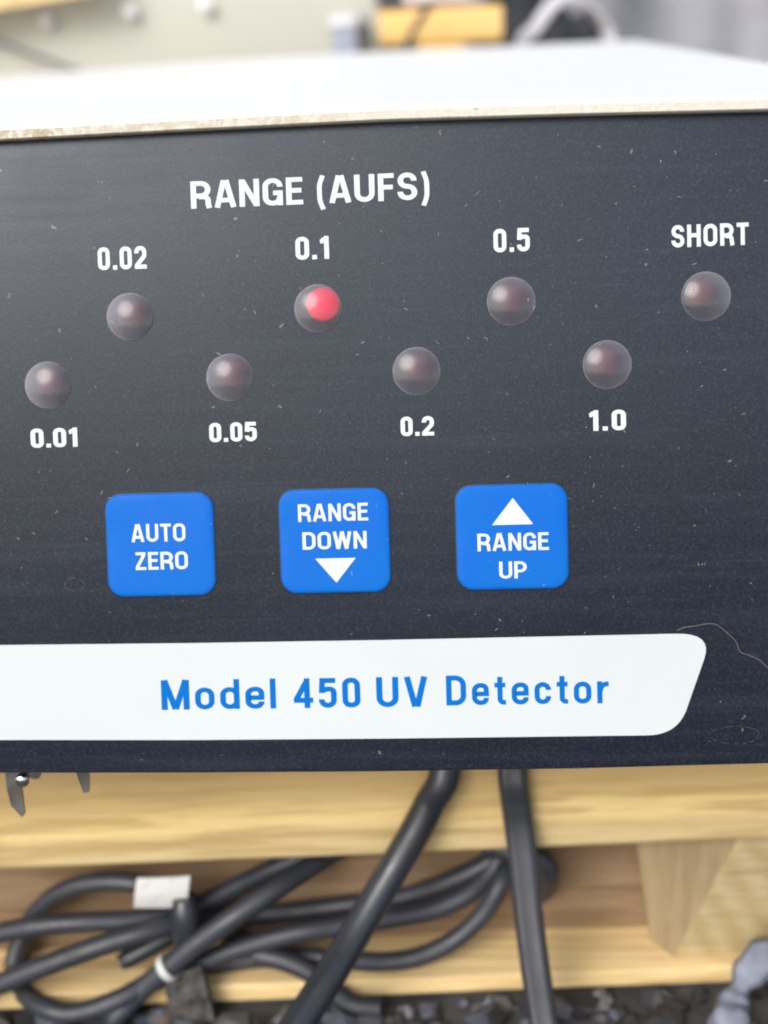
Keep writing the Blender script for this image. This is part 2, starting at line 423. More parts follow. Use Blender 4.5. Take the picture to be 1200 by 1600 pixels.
def gravel():
    rnd = random.Random(4); V, F, FM = [], [], []
    bm = bmesh.new(); bmesh.ops.create_icosphere(bm, subdivisions=1, radius=1)
    base = [v.co.copy() for v in bm.verts]; bm.verts.index_update(); bf = [tuple(v.index for v in f.verts) for f in bm.faces]; bm.free()
    for k in range(3000):
        x = rnd.uniform(-150, 150); y = rnd.uniform(-110, front(x, -0.5)) if k < 1500 else rnd.uniform(-45, front(x, -1))
        r = rnd.choice((0.6, 0.8, 1.1, 1.5, 2.0, 2.6))
        if y > front(x, -r-0.5): y = front(x, -r-0.5)
        sx, sy, sz = r*rnd.uniform(0.8, 1.4), r*rnd.uniform(0.8, 1.3), r*rnd.uniform(0.5, 0.8)
        a = rnd.uniform(0, 6.3); ca, sa = math.cos(a), math.sin(a); ph = [rnd.uniform(0, 6.3) for _ in range(3)]
        b = len(V)
        for p in base:
            q = 1+0.22*math.sin(5*p.x+ph[0])+0.20*math.sin(5*p.y+ph[1])+0.2*math.sin(5*p.z+ph[2])
            X, Y, Z = p.x*sx*q, p.y*sy*q, p.z*sz*q
            V.append((x+X*ca-Y*sa, y+X*sa+Y*ca, max(0, sz*0.35+Z)))
        F += [tuple(i+b for i in t) for t in bf]; m = rnd.choices((0, 1, 2, 3), (6, 4, 2, 0.6))[0]; FM += [m]*len(bf)
    ms = [m_plain('charcoal stone', (0.03, 0.03, 0.033), 0.6, 0.5), m_plain('slate blue stone', (0.10, 0.11, 0.14), 0.55, 0.5), m_plain('grey stone', (0.15, 0.15, 0.155), 0.6, 0.4), m_plain('tan stone', (0.20, 0.13, 0.07), 0.6, 0.4)]
    o = obj('gravel', (V, F), ms, None, None, fm=FM)
    tag(o, 'dark loose gravel on the ground in front of the pallet', 'gravel', kind='stuff')
gravel()

# ------------------------------------------------------------------ pallet
pallet = thing('wooden_pallet', (0, 150, 0), 'pale yellow wooden pallet carrying the black instrument', 'pallet')
def skew(off0):                                                 # boards follow the pallet's skewed front edge
    return lambda v: (v.x, front(v.x, v.y), v.z)
def long_box(y0, y1, z0, z1, b, x0=-260, x1=260, nx=26, warp=0.0):
    """a board along X with rounded long edges and slightly wavy arrises"""
    rnd = random.Random(int(y0*7+z0)); prof = []
    k = 5
    for cy, cz, a0 in ((y0+b, z0+b, 180), (y1-b, z0+b, 270), (y1-b, z1-b, 0), (y0+b, z1-b, 90)):
        for i in range(k+1):
            a = R(a0+90*i/k); prof.append((cy+b*math.cos(a), cz+b*math.sin(a)))
    m = len(prof); V, F = [], []
    for i in range(nx+1):
        x = x0+(x1-x0)*i/nx; dy = rnd.uniform(-1, 1)*warp; dz = rnd.uniform(-1, 1)*warp*0.6
        for y, z in prof: V.append((x, front(x, y+dy), z+dz))
    for i in range(nx):
        for j in range(m): F.append((i*m+j, i*m+(j+1) % m, (i+1)*m+(j+1) % m, (i+1)*m+j))
    F.append(tuple(range(m))); F.append(tuple(nx*m+j for j in range(m)))
    return V, F
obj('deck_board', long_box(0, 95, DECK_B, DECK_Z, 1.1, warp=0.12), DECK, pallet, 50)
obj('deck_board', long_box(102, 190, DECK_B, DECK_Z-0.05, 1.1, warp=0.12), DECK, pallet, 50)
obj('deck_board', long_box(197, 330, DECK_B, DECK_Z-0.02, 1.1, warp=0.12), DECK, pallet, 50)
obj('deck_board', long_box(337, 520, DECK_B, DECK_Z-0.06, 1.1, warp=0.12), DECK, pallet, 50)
obj('bottom_board', long_box(-0.2, 60, 0.7, 3.7, 0.8, warp=0.1), PALE, pallet, 50)
obj('bottom_board', long_box(300, 520, 0.7, 3.7, 0.8, warp=0.1), PALE, pallet, 50)
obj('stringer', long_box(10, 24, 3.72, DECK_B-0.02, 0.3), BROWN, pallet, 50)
def block(x1, off, shift=0):
    zt, zb = DECK_B-0.02, 3.72; rnd = random.Random(3)
    ring = [((37.0, 8.0), (39.8, 6.3)), ((51.6, 2.6), (42.6, 2.6)), ((x1, 2.6), (x1, 2.6)), ((x1, 9.95), (x1, 9.95)), ((37.0, 9.95), (39.8, 9.95))]
    n = 8; V, F = [], []; m = 0
    # subdivide the sides so the sawn front can be uneven
    for i in range(n+1):
        t = i/n; row = []
        pts = [(a[0]*(1-t)+b[0]*t, a[1]*(1-t)+b[1]*t) for a, b in ring]
        for p, q in zip(pts, pts[1:]+pts[:1]):
            for k in range(8):
                u = k/8; x, y = p[0]*(1-u)+q[0]*u, p[1]*(1-u)+q[1]*u
                if y < 8 and 0 < i < n and 0 < k < 8: x += rnd.uniform(-.12, .12); y += rnd.uniform(-.12, .12)
                row.append((x+shift, front(x+shift, y), zt*(1-t)+zb*t))
        m = len(row); V += row
    for i in range(n):
        for k in range(m): F.append((i*m+k, i*m+(k+1) % m, (i+1)*m+(k+1) % m, (i+1)*m+k))
    F.append(tuple(range(m))); F.append(tuple(n*m+k for k in range(m)))
    return V, F
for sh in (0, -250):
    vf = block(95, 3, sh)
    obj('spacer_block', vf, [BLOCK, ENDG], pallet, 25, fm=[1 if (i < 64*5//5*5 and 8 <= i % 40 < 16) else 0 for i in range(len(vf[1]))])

# ------------------------------------------------------------------ the detector
det = thing('uv_detector', (-60, 140, DECK_Z), 'cream topped black instrument with blue buttons and red indicator lamps', 'instrument')
def interp(P, x):
    if x <= P[0][0]: a, b = P[0], P[1]
    elif x >= P[-1][0]: a, b = P[-2], P[-1]
    else:
        for a, b in zip(P, P[1:]):
            if a[0] <= x <= b[0]: break
    t = (x-a[0])/(b[0]-a[0]); return a[1]+t*(b[1]-a[1])
BOT = [(-190, -42.2), (-37.3, -42.95), (-15.75, -43.14), (5.41, -43.22), (26.15, -43.13), (46.49, -42.79), (62, -42.6)]
LLO = [(-190, 25.5), (-34.03, 26.06), (-13.1, 26.25), (7.41, 26.37), (27.51, 26.09), (47.22, 25.68), (64, 25.4)]
LUP = [(-190, 26.6), (-34, 27.18), (-13.1, 27.36), (7.45, 27.50), (27.5, 27.25), (47.2, 26.85), (64, 26.6)]
XS = [-190+i*(252/84) for i in range(85)]

def front_panel():
    V, F = [], []
    rows = []
    for x in XS:
        yb = interp(BOT, x)
        rows.append([(x, yb+0.3, -2.0), (x, yb, -1.7), (x, yb, -0.35), (x, yb+0.1, -0.1), (x, yb+0.35, 0.0), (x, interp(LLO, x)+0.1, 0.0), (x, interp(LLO, x)+0.1, -2.0)])
    m = len(rows[0])
    for r in rows: V += [pw(*p) for p in r]
    for i in range(len(XS)-1):
        for k in range(m): F.append((i*m+k, i*m+(k+1) % m, (i+1)*m+(k+1) % m, (i+1)*m+k))
    F.append(tuple(range(m))); F.append(tuple((len(XS)-1)*m+k for k in range(m)))
    return V, F
fp = obj('front_panel', front_panel(), PANEL, det, 35)

def cover():
    V, F, FM = [], [], []
    xs = [-192+i*(255.5/86) for i in range(87)]
    zr = [(-192, 120.5), (-124, 122.7), (-66, 124.1), (-9, 124.7), (64, 124.4)]
    ys = [1.2, 3, 8, 20, 50, 100, 160, 220, 270, 284]
    m = None
    for x in xs:
        lo, up = interp(LLO, x), interp(LUP, x)
        lo -= 0.17; up -= 0.15; a = pw(x, lo+0.1, -0.4); b = pw(x, lo, 1.35); b2 = pw(x, lo+0.14, 1.55); c1 = pw(x, up-0.16, 1.62); c2 = pw(x, up+0.03, 1.45)
        row = [a, b, b2, c1, c2]; z0 = c2.z+0.02; y0 = c2.y
        for y in ys:
            t = y/284; crown = 0.15*math.sin(min(1, y/30)*math.pi/2)
            row.append(Vector((x, y0+0.3+(284-y0)*t*1.0, z0*(1-t)+interp(zr, x)*t + 0.12*min(1, y/3)*(1-t))))
        last = row[-1]; row.append(last+Vector((0, 0.9, -0.9))); row.append(Vector((x, last.y+0.9, 58)))
        # inner skin
        row.append(Vector((x, last.y-0.3, 58))); row.append(Vector((x, last.y-0.3, 122.3 if False else last.z-1.2))); row.append(Vector((x, a.y+2.0, a.z+0.3)))
        m = len(row); V += row
    for i in range(len(xs)-1):
        for k in range(m):
            F.append((i*m+k, i*m+(k+1) % m, (i+1)*m+(k+1) % m, (i+1)*m+k)); FM.append(1 if k <= 2 else 0)
    # side skirts: right and left
    def side(i0, dx):
        top = [V[i0*m+k] for k in range(2, m-4)]
        b = len(V)
        for p in top: V.append(Vector((p.x+dx*0.25, p.y, p.z-0.15)))
        for p in top: V.append(Vector((p.x+dx*1.0, p.y, p.z-1.0)))
        for p in top: V.append(Vector((p.x+dx*1.0, p.y+ (6 if p.y < 30 else 0), 57.5)))
        n = len(top)
        for k in range(n-1):
            F.append((i0*m+2+k, i0*m+3+k, b+k+1, b+k)); FM.append(0)
            F.append((b+k, b+k+1, b+n+k+1, b+n+k)); FM.append(0)
            F.append((b+n+k, b+n+k+1, b+2*n+k+1, b+2*n+k)); FM.append(0)
    side(len(xs)-1, 1); side(0, -1)
    return V, F, FM
cv = cover()
obj('top_cover', cv[:2], [COVER, LIP], det, 40, fm=cv[2])
obj('case_body', box(-188, 60.5, -3, 281, 57.6, 118, 0.5, lambda v: (v[0], v[1] if v[1] > 100 else (v[2]-98)*math.tan(LEAN)+2.6+(v[1]+3), v[2])), CHASSIS, det, 30)
for x, y in ((-165, 75), (35, 75), (-165, 262), (35, 262)):
    f = obj('rubber_foot', [Vector(v)+Vector((x, y, 0)) for v in lathe([(0, DECK_Z), (8, DECK_Z), (8.6, DECK_Z+1), (9.5, 56.6), (9, 57.5), (0, 57.5)])[0]] and
            ([Vector(v)+Vector((x, y, 0)) for v in lathe([(0, DECK_Z+.02), (8, DECK_Z+.02), (8.6, DECK_Z+1), (9.5, 56.6), (9, 57.55), (0, 57.55)])[0]], lathe([(0, 0), (8, 0), (8.6, 1), (9.5, 2), (9, 3), (0, 3)])[1]), RUBBER, det, 40)

# bent metal tabs under the case, at the left
def plate(pts, y0, y1):
    n = len(pts); V = [(x, y0, z) for x, z in pts]+[(x, y1, z) for x, z in pts]
    F = [tuple(range(n)), tuple(range(n, 2*n))]+[(k, (k+1) % n, n+(k+1) % n, n+k) for k in range(n)]
    return V, F
tb = obj('mounting_tab', plate([(-38.75, 57.7), (-38.9, 51.5), (-38.7, 49.4), (-37.6, 47.85), (-37.3, 48.2), (-37.1, 57.7)], -6.3, -5.7), STEEL, det, 20)
sv = lathe([(0, -0.6), (0.9, -0.6), (0.95, 0), (0.85, 0.35), (0.5, 0.6), (0, 0.68)], 18)
obj('screw', ([Vector((-36.9+v.x, -6.35-v.z, 52.9+v.y)) for v in sv[0]], sv[1]), BRIGHT, tb, 40)
nv = lathe([(0, -0.5), (0.75, -0.5), (0.75, 0.5), (0, 0.5)], 6)
obj('nut', ([Vector((-35.3+v.x, -5.9-v.z, 53.6+v.y)) for v in nv[0]], nv[1]), STEEL, tb, 20)
obj('mounting_tab', plate([(-30.7, 57.7), (-30.5, 53.6), (-29.95, 51.0), (-29.35, 51.05), (-28.95, 54.0), (-28.95, 57.7)], -6.3, -5.7), STEEL, det, 20)

# ---- indicator lamps
def lens_vf():
    prof = []; Rr, h = 2.50, 0.52
    rad = (Rr*Rr+h*h)/(2*h)
    for i in range(11):
        t = i/10*math.asin(Rr/rad)
        prof.append((rad*math.sin(t), h-rad*(1-math.cos(t))))
    prof = [(r, z+0.12) for r, z in prof]+[(2.56, 0.07), (2.58, -0.05)]
    return lathe(prof, 40)
lens_me = panel_mesh('lens', lens_vf(), LENS, 60)
def bead_vf():
    Rr, h = 1.85, 0.34; rad = (Rr*Rr+h*h)/(2*h); prof = []
    for i in range(9):
        t = i/8*math.asin(Rr/rad); prof.append((rad*math.sin(t), h-rad*(1-math.cos(t))))
    prof.append((Rr, -0.02)); return lathe(prof, 32)
bead_me = panel_mesh('bead', bead_vf(), BEAD, 60)
bead_lit = panel_mesh('lit_bead', bead_vf(), LIT, 60)
LEDS = [(-29.95, -0.2, '0.01'), (-20.6, 6.87, '0.02'), (-9.98, 0.01, '0.05'), (-0.2, 7.06, '0.1'), (10.14, 0.07, '0.2'), (20.35, 7.1, '0.5'), (30.28, 0.12, '1.0'), (40.65, 6.93, 'SHORT')]
for i, (x, y, nm) in enumerate(LEDS):
    o = on_panel('indicator_lamp', lens_me, det, x, y, 0.015)
    if nm == '0.1': tag(o, 'red lit indicator lamp below the printed 0.1')
    else: tag(o, 'unlit clouded indicator lamp beside the printed %s' % nm)
    k = max(-0.45, min(0.55, 0.52-0.024*x))
    b = bpy.data.objects.new('bead', bead_lit if nm == '0.1' else bead_me); COL.objects.link(b); b.parent = o
    b.location = Vector((k, 0.45, 0.05))*S

# ---- lettering: stroke-built condensed grotesque
def fillet(pts, closed=False, r=0.2, n=7):
    P = [(p[0], p[1]) for p in pts]; rr = [p[2] if len(p) > 2 else r for p in pts]; out = []; N = len(P)
    for i, p in enumerate(P):
        if not closed and i in (0, N-1) or rr[i] == 0: out.append(p); continue
        a, b = Vector(P[i-1]), Vector(P[(i+1) % N]); c = Vector(p)
        da, db = a-c, b-c; la, lb = da.length, db.length; da.normalize(); db.normalize()
        ang = da.angle(db); d = min(rr[i]/math.tan(ang/2), la*0.5 if (closed or i-1 > 0) else la*0.98, lb*0.5 if (closed or i+1 < N-1) else lb*0.98)
        for k in range(n+1):
            t = k/n; wt = 2*t*(1-t)*math.sin(ang/2); q = ((c+da*d)*(1-t)**2 + c*wt + (c+db*d)*t*t)/((1-t)**2+wt+t*t); out.append((q.x, q.y))
    return out
def ribbon(P, w, closed=False):
    P = [Vector(p) for p in P]; Q = [P[0]]
    for p in P[1:]:
        if (p-Q[-1]).length > 1e-4: Q.append(p)
    if closed and (Q[0]-Q[-1]).length < 1e-4: Q.pop()
    N = len(Q); V = []; F = []
    for i, p in enumerate(Q):
        a = Q[i-1] if (i or closed) else None; b = Q[(i+1) % N] if (i < N-1 or closed) else None
        t1 = (p-a).normalized() if a is not None else (b-p).normalized(); t2 = (b-p).normalized() if b is not None else t1
        n1, n2 = Vector((-t1.y, t1.x)), Vector((-t2.y, t2.x)); mm = (n1+n2)
        mm = mm.normalized() if mm.length > 1e-6 else n1
        k = (w/2)/max(0.45, mm.dot(n1)); V += [p+mm*k, p-mm*k]
    for i in range(N if closed else N-1):
        j = (i+1) % N; F.append((2*i, 2*i+1, 2*j+1, 2*j))
    return V, F
def glyphs(t):
    """cap height 1, monoline weight t: {char: (width, [(points, closed, radius)])}"""
    h = t/2; T = 1-h; m = 0.5; G = {}
    def rr(w, y0=0.0, y1=1.0): return ([(h, y0+h), (w-h, y0+h), (w-h, y1-h), (h, y1-h)], True, 0.9*(w/2-h) if w < 0.55 else 0.21)
    D = 0.53
    G['0'] = (D, [rr(D)]); G['O'] = (0.62, [rr(0.62)])
    G['.'] = (0.19, [([(0.095, 0), (0.095, t*1.05)], False, 0)])
    G['1'] = (0.36, [([(0.36-h*1.05, 0), (0.36-h*1.05, 1)], False, 0), ([(0.02, 0.80-h*0.4), (0.15, 0.82-h*0.4), (0.36-t*1.02, 0.98-h*.6)], False, 0.15)])
    G['2'] = (D, [([(h, 0.68), (h, T), (D-h, T), (D-h, 0.56), (h*1.2, 0.17, 0.06), (h*1.2, h*.2, 0)], False, 0.2), ([(0, h), (D, h)], False, 0)])
    G['5'] = (D, [([(D-0.03, T), (h+0.03, T, 0.0), (h+0.005, 0.50, 0.0)], False, 0), ([(h+0.005, 0.56), (D*0.45, 0.635), (D-h, 0.62), (D-h, h), (h, h), (h, 0.29)], False, 0.19)])
    G['4'] = (0.57, [([(0.57-h*2.1, 0), (0.57-h*2.1, 1)], False, 0), ([(0.57-t*1.0, 0.93), (h*0.9, 0.30), (h*.9, 0.27, 0)], False, 0.0), ([(0.0, 0.24+h*.3), (0.57, 0.24+h*.3)], False, 0)])
    w = 0.66; a = w/2
    G['A'] = (w, [([(h*0.95, 0), (a-h*0.42, 1)], False, 0), ([(w-h*0.95, 0), (a+h*0.42, 1)], False, 0), ([(0.16, 0.27), (w-0.16, 0.27)], False, 0)])
    w = 0.62
    G['R'] = (w, [([(h, 0), (h, 1)], False, 0), ([(t*0.9, T), (w-h-.01, T), (w-h-.01, 0.46), (t*0.9, 0.46)], False, 0.22), ([(w*0.40, 0.42), (w-h-.02, 0.42), (w-h, 0.12), (w-h+0.025, 0)], False, 0.14)])
    G['P'] = (0.59, [([(h, 0), (h, 1)], False, 0), ([(t*0.9, T), (0.59-h, T), (0.59-h, 0.43), (t*0.9, 0.43)], False, 0.24)])
    w = 0.61
    G['N'] = (w, [([(h, 0), (h, 1)], False, 0), ([(w-h, 0), (w-h, 1)], False, 0), ([(h*1.1, 0.97), (w-h*1.1, 0.03)], False, 0)])
    w = 0.61
    G['G'] = (w, [([(w-h, 0.68), (w-h, T), (h, T), (h, h), (w-h-.01, h), (w-h-.01, 0.3)], False, 0.23), ([(w*0.52, 0.46), (w-h*1.0, 0.46, 0), (w-h, 0)], False, 0)])
    w = 0.50
    G['E'] = (w, [([(h, 0), (h, 1)], False, 0), ([(t*.9, T), (w, T)], False, 0), ([(t*.9, h), (w+0.01, h)], False, 0), ([(t*.9, 0.52), (w-0.035, 0.52)], False, 0)])
    G['F'] = (0.48, [([(h, 0), (h, 1)], False, 0), ([(t*.9, T), (0.48, T)], False, 0), ([(t*.9, 0.5), (0.445, 0.5)], False, 0)])
    w = 0.61
    G['U'] = (w, [([(h, 1), (h, h), (w-h, h), (w-h, 1)], False, 0.24)])
    w = 0.59
    G['S'] = (w, [([(w-h-.01, 0.70), (w-h-.01, T), (h+.01, T), (h+.01, 0.53), (w-h, 0.47), (w-h, h), (h, h), (h, 0.31)], False, 0.21)])
    w = 0.61
    G['H'] = (w, [([(h, 0), (h, 1)], False, 0), ([(w-h, 0), (w-h, 1)], False, 0), ([(t*.9, 0.52), (w-t*.9, 0.52)], False, 0)])
    G['T'] = (0.54, [([(0, T), (0.54, T)], False, 0), ([(0.27, 0), (0.27, 1-t*.9)], False, 0)])
    w = 0.61
    G['D'] = (w, [([(h, 0), (h, 1)], False, 0), ([(t*.9, T), (w-h, T), (w-h, h), (t*.9, h)], False, 0.24)])
    w = 0.86
    G['W'] = (w, [([(h*.9, 1), (0.235, 0)], False, 0), ([(0.235, 0.0), (w/2, 1)], False, 0), ([(w/2, 1), (w-0.235, 0)], False, 0), ([(w-0.235, 0), (w-h*.9, 1)], False, 0)])
    G['Z'] = (0.54, [([(0.03, T), (0.52, T)], False, 0), ([(0.02, h), (0.54, h)], False, 0), ([(0.54-h*1.15, 1-t*.9), (h*1.15, t*.9)], False, 0)])
    w = 0.77
    G['M'] = (w, [([(h, 0), (h, 1)], False, 0), ([(w-h, 0), (w-h, 1)], False, 0), ([(h*1.1, 1), (w/2, 0.02)], False, 0), ([(w-h*1.1, 1), (w/2, 0.02)], False, 0)])
    w = 0.64
    G['V'] = (w, [([(h*.95, 1), (w/2-h*.35, 0)], False, 0), ([(w-h*.95, 1), (w/2+h*.35, 0)], False, 0)])
    G['('] = (0.27, [([(0.27-h, 1.02), (h, 0.70), (h, 0.12), (0.27-h, -0.22)], False, 0.9)])
    G[')'] = (0.27, [([(h, 1.02), (0.27-h, 0.70), (0.27-h, 0.12), (h, -0.22)], False, 0.9)])
    xh = 0.735; s = t*0.93; g = s/2
    w = 0.53
    G['o'] = (w, [([(g, g), (w-g, g), (w-g, xh-g), (g, xh-g)], True, 0.2)])
    G['d'] = (w, [([(g, g), (w-g, g), (w-g, xh-g), (g, xh-g)], True, 0.2), ([(w-g, 0), (w-g, 1)], False, 0)])
    G['l'] = (s, [([(g, 0), (g, 1)], False, 0)])
    w = 0.52
    G['e'] = (w, [([(t*.7, 0.37), (w-g, 0.37, 0), (w-g, xh-g), (g, xh-g), (g, g), (w-g, g), (w-g, 0.24)], False, 0.2)])
    G['c'] = (w-.02, [([(w-.02-g, 0.47), (w-.02-g, xh-g), (g, xh-g), (g, g), (w-.02-g, g), (w-.02-g, 0.27)], False, 0.2)])
    G['t'] = (0.34, [([(0.085+g, 0.93), (0.085+g, g), (0.34, g)], False, 0.12), ([(0, xh-g), (0.33, xh-g)], False, 0)])
    G['r'] = (0.35, [([(g, 0), (g, xh)], False, 0), ([(g*1.2, 0.40), (g*1.4, xh-g*1.1), (0.35, xh-g*1.1)], False, 0.22)])
    return G
def text_vf(words, t, gap0=0.13):
    """words: (string, x0, x1, baseline, cap height) in panel mm; strokes step 2 microns apart in depth"""
    V, F = [], []; G = glyphs(t); lev = 0
    for s, x0, x1, yb, cap in words:
        nat = sum(G[c][0] if c != ' ' else 0.22 for c in s); n = len(s)-1
        tot = (x1-x0)/cap; xs = max(0.86, min(1.30, (tot-n*gap0)/nat)); gap = (tot-xs*nat)/n if n else 0
        x = 0.0
        for c in s:
            if c != ' ':
                for k, (pts, closed, r) in enumerate(G[c][1]):
                    w = t*(0.93 if c.islower() else 1)*(0.86 if c in '()' else 1)
                    rv, rf = ribbon(fillet(pts, closed, r), w, closed)
                    b = len(V); z = 0.004*k
                    V += [(x0+(x+p.x*xs)*cap, yb+p.y*cap, z) for p in rv]; F += [tuple(i+b for i in q) for q in rf]
                x += G[c][0]*xs+gap
            else: x += 0.22*xs+gap
    return V, F
def legend(words, t, mat, parent, x=0, y=0, z=0.02, label=None, extra=None, local=False, gap=0.13):
    vf = text_vf([(s, a-x, b-x, c-y, d) for s, a, b, c, d in words], t, gap)
    if extra: vf = join(vf, ([(p[0]-x, p[1]-y, 0) for p in extra], [tuple(range(len(extra)))]))
    me = panel_mesh('legend', vf, mat, None, False)
    for p in me.polygons:
        if p.normal.z < 0: p.flip()
    if local:
        o = bpy.data.objects.new('legend', me); COL.objects.link(o); o.parent = parent; o.location = Vector((0, 0, z))*S
    else: o = on_panel('legend', me, parent, x, y, z)
    if label: o['label'] = label
    return o
def single(s, x0, x1, yb, cap, t):
    legend([(s, x0, x1, yb, cap)], t, WHITE, det, (x0+x1)/2, yb+cap/2, 0.02, 'white printed lettering reading %s' % s)
single('RANGE (AUFS)', -13.49, 12.03, 18.10, 2.86, 0.165)
single('0.02', -23.86, -18.55, 11.95, 2.42, 0.18)
single('0.1', -2.42, 1.17, 12.27, 2.40, 0.18)
single('0.5', 18.62, 22.42, 12.28, 2.44, 0.18)
single('SHORT', 37.15, 45.10, 12.10, 2.30, 0.18)
single('0.01', -32.13, -26.94, -6.95, 2.08, 0.19)
single('0.05', -12.43, -7.27, -6.87, 2.06, 0.19)
single('0.2', 8.27, 11.83, -6.80, 2.06, 0.19)
single('1.0', 28.23, 32.12, -6.80, 2.16, 0.19)

# ---- push buttons: pillowed rounded squares with a dark groove round them
BW, BH, BR = 11.876, 11.21, 1.75
def rsq(w, h, r, n=7):
    P = []
    for cx, cy, a0 in ((w/2-r, h/2-r, 0), (-w/2+r, h/2-r, 90), (-w/2+r, -h/2+r, 180), (w/2-r, -h/2+r, 270)):
        for i in range(n+1): a = R(a0+90*i/n); P.append((cx+r*math.cos(a), cy+r*math.sin(a)))
    return P
def pillow(w, h, r, prof):
    V, F = [], []; m = 0
    for ins, z in prof:
        P = rsq(w-2*ins, h-2*ins, max(0.2, r-ins)); m = len(P); V += [(x, y, z) for x, y in P]
    for i in range(len(prof)-1):
        for k in range(m): F.append((i*m+k, i*m+(k+1) % m, (i+1)*m+(k+1) % m, (i+1)*m+k))
    F.append(tuple((len(prof)-1)*m+k for k in range(m)))
    return V, F
key_me = panel_mesh('key', pillow(BW, BH, BR, [(0, -0.05), (0, 0.06), (0.06, 0.12), (0.18, 0.17), (0.4, 0.20), (0.9, 0.215)]), BLUE, 50)
rim_me = panel_mesh('rim', pillow(BW+0.36, BH+0.36, BR+0.18, [(0, -0.03), (0.05, 0.035), (0.2, 0.05)]), GROOVE, 50)
BY = -17.855
K = [(-18.235, 'AUTO ZERO', [('AUTO', -21.37, -15.43, -17.49, 1.93), ('ZERO', -21.07, -15.27, -20.54, 1.92)], None),
     (0.815, 'RANGE DOWN', [('RANGE', -3.05, 4.50, -15.70, 1.88), ('DOWN', -2.66, 4.28, -18.72, 1.87)], [(-1.34, -19.73), (0.88, -22.37), (3.04, -19.73)]),
     (19.865, 'RANGE UP', [('RANGE', 16.16, 23.72, -19.31, 1.88), ('UP', 18.41, 21.34, -22.30, 1.82)], [(17.77, -16.53), (22.13, -16.53), (20.02, -13.69)])]
for x, nm, words, tri in K:
    b = on_panel('push_button', key_me, det, x, BY, 0.0)
    tag(b, 'bright blue push button marked %s' % nm)
    rim = bpy.data.objects.new('rim', rim_me); COL.objects.link(rim); rim.parent = b
    legend(words, 0.155, WHITE, b, x, BY, 0.225, None, None, True)
    if tri:
        ar = bpy.data.objects.new('arrow', panel_mesh('arrow', ([(p[0]-x, p[1]-BY, 0) for p in tri], [(0, 1, 2)]), WHITE)); COL.objects.link(ar); ar.parent = b; ar.location = (0, 0, 0.225*S)

# ---- white stripe with the model name
def stripe():
    top = -28.65
    P = [(-189, -28.3), (-36.6, -28.55), (-15, -28.70), (5.8, -28.73), (37.0, -28.60)]
    for i in range(9):                                            # upper right corner
        t = i/8; a, c, b = (37.0, -28.60), (40.9, -28.58), (39.95, -31.3)
        P.append(tuple((1-t)**2*a[k]+2*t*(1-t)*c[k]+t*t*b[k] for k in (0, 1)))
    for i in range(9):
        t = i/8; a, c, b = (37.95, -36.9), (36.9, -39.6), (33.6, -39.52)
        P.append(tuple((1-t)**2*a[k]+2*t*(1-t)*c[k]+t*t*b[k] for k in (0, 1)))
    P += [(5.5, -39.52), (-15.6, -39.42), (-37.1, -39.15), (-189, -38.6)]
    n = len(P); c = (-40, -34)
    V = [(x, y, 0.0) for x, y in P]+[(x, y, 0.03) for x, y in P]
    F = [tuple(n+k for k in range(n))]+[(k, (k+1) % n, n+(k+1) % n, n+k) for k in range(n)]
    return V, F
st = on_panel('name_stripe', panel_mesh('stripe', stripe(), STRIPE), det)
for wd in (('Model', -18.82, -6.16, -36.04, 3.30), ('450', -4.19, 3.08, -36.05, 3.27), ('UV', 4.83, 10.38, -36.06, 3.29), ('Detector', 12.39, 29.80, -35.98, 3.26)):
    legend([wd], 0.168, BLUEINK, st, 0, 0, 0.05, 'blue printed word %s' % wd[0], None, True, 0.19)

# ---- dust flecks, a fibre
WMARK = m_plain('dried water mark', (0.055, 0.058, 0.064), 0.6, 0.3)
def flecks():
    rnd = random.Random(12); V, F = [], []
    for k in range(250):
        x = rnd.uniform(-45, 58); y = rnd.uniform(-42, 25)
        L = rnd.choice((0.10, 0.13, 0.18, 0.25, 0.4, 0.55))*rnd.uniform(0.7, 1.2); w = rnd.uniform(0.03, 0.065)
        a = rnd.uniform(0, math.pi); bend = rnd.uniform(-0.5, 0.5); lift = rnd.uniform(0.02, 0.10); z0 = 0.02
        if any(abs(x-bx) < 6.2 and abs(y-BY) < 6 for bx, *_ in K): z0 = 0.24
        if any((x-lx)**2+(y-ly)**2 < 7.5 for lx, ly, _ in LEDS): z0 = 1.05
        if y < -28.4 and y > -39.8 and x < 41:
            continue
        n = 4; b = len(V)
        for i in range(n+1):
            t = i/n-0.5; an = a+bend*t*2; px, py = x+L*t*math.cos(an), y+L*t*math.sin(an); ww = w*(1-abs(t)*1.3)
            nx, ny = -math.sin(an)*ww/2, math.cos(an)*ww/2; z = z0+lift*(0.5-abs(t))
            V += [(px+nx, py+ny, z), (px-nx, py-ny, z+0.015), (px, py, z+ww*0.6)]
        for i in range(n):
            for q in ((0, 1), (1, 2), (2, 0)): F.append((b+3*i+q[0], b+3*i+q[1], b+3*i+3+q[1], b+3*i+3+q[0]))
    return V, F
df = on_panel('dust', panel_mesh('dust', flecks(), m_plain('pale lint', (0.50, 0.50, 0.49), 0.8, 0.2)), None)
tag(df, 'tiny pale dust flecks clinging to the black front panel', 'dust', kind='stuff')
